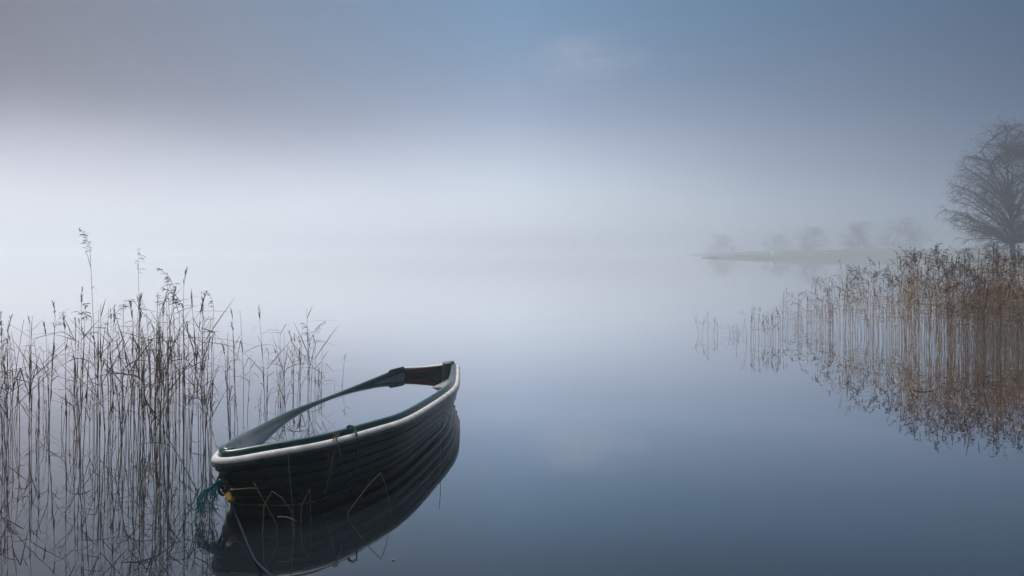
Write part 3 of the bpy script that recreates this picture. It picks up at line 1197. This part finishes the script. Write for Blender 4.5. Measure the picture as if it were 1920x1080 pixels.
for k in range(170):
    while True:
        w = Vector((rt.uniform(-1, 1), rt.uniform(-1, 1), rt.uniform(-1, 1)))
        m_ = (abs(w.x) ** 3.2 + abs(w.y) ** 3.2 + abs(w.z) ** 3.2)
        if 0.12 < m_ < 1.0:
            break
    tip = Vector((w.x * 4.8, w.y * 4.8, 6.3 + w.z * 5.6))
    if tip.z > 9.3:
        tip.x *= 0.62
        tip.y *= 0.62
    P = rt.choice((tp, tp, fork, fork2)) if tip.z > 6 else tp
    # limbs leave their stem well below the tip
    zs = max(1.3, tip.z - rt.uniform(0.5, 0.85) * math.hypot(tip.x, tip.y) - 0.4)
    u = min(range(40), key=lambda q: abs(along(P, q / 40).z - zs)) / 40
    limb(along(P, u), tip)
trunk.build('trunk', M_BARK, tree)
crown.build('crown', M_TWIG, tree, smooth=False)
tag(tree, 'bare weeping birch looming in the mist behind the right-hand reeds', 'tree')


def far_tree(x, Y, ytop, wpx, label, group, shape, seed):
    r = random.Random(seed)
    X = (x - 960) / FOCAL * Y
    g = 2.0
    H = CAM_Z + (475 - ytop) / FOCAL * Y - g
    Wd = wpx / FOCAL * Y
    root = empty('far_tree', (X, Y, g))
    t = MB()
    t.tube([Vector((0, 0, -1.0)), Vector((0.1, 0, H * 0.4)), Vector((0, 0.1, H * 0.85))], [0.16, 0.11, 0.03], 6)
    t.build('trunk', M_BARK, root)
    c = MB()
    cl = []
    lobes = []
    for k in range(9):
        u = (k + r.random()) / 9
        if shape == 'cone':
            wr = Wd * 0.42 * (1 - u) ** 0.75
        else:
            wr = Wd * 0.36 * math.sqrt(max(0.05, 1 - ((u - 0.42) / 0.62) ** 2))
        lobes.append((Vector((r.uniform(-1, 1) * wr, r.uniform(-1, 1) * wr, H * (0.02 + 0.86 * u))), Wd * r.uniform(0.10, 0.2) + wr * 0.25))
    for lc, lr in lobes:
        for k in range(10):
            d = Vector((r.gauss(0, 0.55), r.gauss(0, 0.55), r.gauss(0, 0.4))) * lr
            cl.append((lc + d, lr * r.uniform(0.3, 0.7)))
    for q, rad in cl:
        for j in range(60):
            d = Vector((r.gauss(0, 1), r.gauss(0, 1), r.gauss(0, 1))) * rad * 0.55
            p = q + d
            if p.z > H or p.z < 0.1:
                continue
            a = Vector((r.gauss(0, 1), r.gauss(0, 1), r.gauss(0, 1))).normalized() * 0.30
            b = a.orthogonal().normalized() * 0.2
            c.add([p - a, p + b, p + a, p - b], [(0, 1, 2, 3)])
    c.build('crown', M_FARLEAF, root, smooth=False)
    tag(root, label, 'tree', group)


for i, (x, Y, yt, w, lab, sh) in enumerate([
        (1350, 640, 438, 50, 'small faint round tree at the left tip of the far shore', 'round'),
        (1451, 620, 438, 54, 'small faint round tree behind the pale green light', 'round'),
        (1526, 500, 424, 80, 'faint low tree just right of the pale green light on the far shore', 'cone'),
        (1610, 440, 415, 90, 'faint taller tree midway between the green light and the birch', 'cone'),
        (1684, 400, 408, 124, 'broad faint tree nearest the birch on the far shore', 'cone')]):
    far_tree(x, Y, yt, w, lab, 'faint trees on the far shore', sh, 50 + i)

# pale green light on the far shore
lp = Vector(((1449 - 960) / FOCAL * 230, 230, 0))
light = empty('shore_light', lp)
mb = MB()
mb.tube([Vector((0, 0, -0.5)), Vector((0, 0, 0.95))], 0.07, 8)
mb.build('post', M_IRON, light)
M_GLOW = bpy.data.materials.new('green_lamp')
M_GLOW.use_nodes = True
g = M_GLOW.node_tree.nodes['Principled BSDF']
g.inputs['Base Color'].default_value = (0.3, 0.5, 0.38, 1)
g.inputs['Emission Color'].default_value = (0.55, 1.0, 0.72, 1)
g.inputs['Emission Strength'].default_value = 0.24
mb = MB()
prof = [(0.16, 0.75), (0.42, 0.85), (0.50, 1.3), (0.44, 1.9), (0.2, 2.2), (0.02, 2.25)]
rws = [[Vector((r_ * math.cos(2 * math.pi * k / 14), r_ * math.sin(2 * math.pi * k / 14), z)) for k in range(15)] for r_, z in prof]
sheet(mb, rws)
mb.build('lamp', M_GLOW, light)
tag(light, 'tiny pale green light glowing on the hazy far shore', 'light')

# ------------------------------------------------------------------ the mist
M_HAZE = bpy.data.materials.new('haze')
M_HAZE.use_nodes = True
hn, hl = M_HAZE.node_tree.nodes, M_HAZE.node_tree.links
hn.clear()
ho = hn.new('ShaderNodeOutputMaterial')
hv = hn.new('ShaderNodeVolumePrincipled')
hv.inputs['Color'].default_value = (0.90, 0.95, 1.0, 1)
hv.inputs['Density'].default_value = HAZE_DENSITY
hv.inputs['Anisotropy'].default_value = 0.7
hl.new(hv.outputs[0], ho.inputs['Volume'])
mb = MB()
mb.box((0, 670, (HAZE_TOP - 1.4) / 2), (2840, 1500, HAZE_TOP + 1.4))
hz = mb.build('haze', M_HAZE, smooth=False)
tag(hz, 'pale even mist lying over the lake', 'mist', kind='stuff')
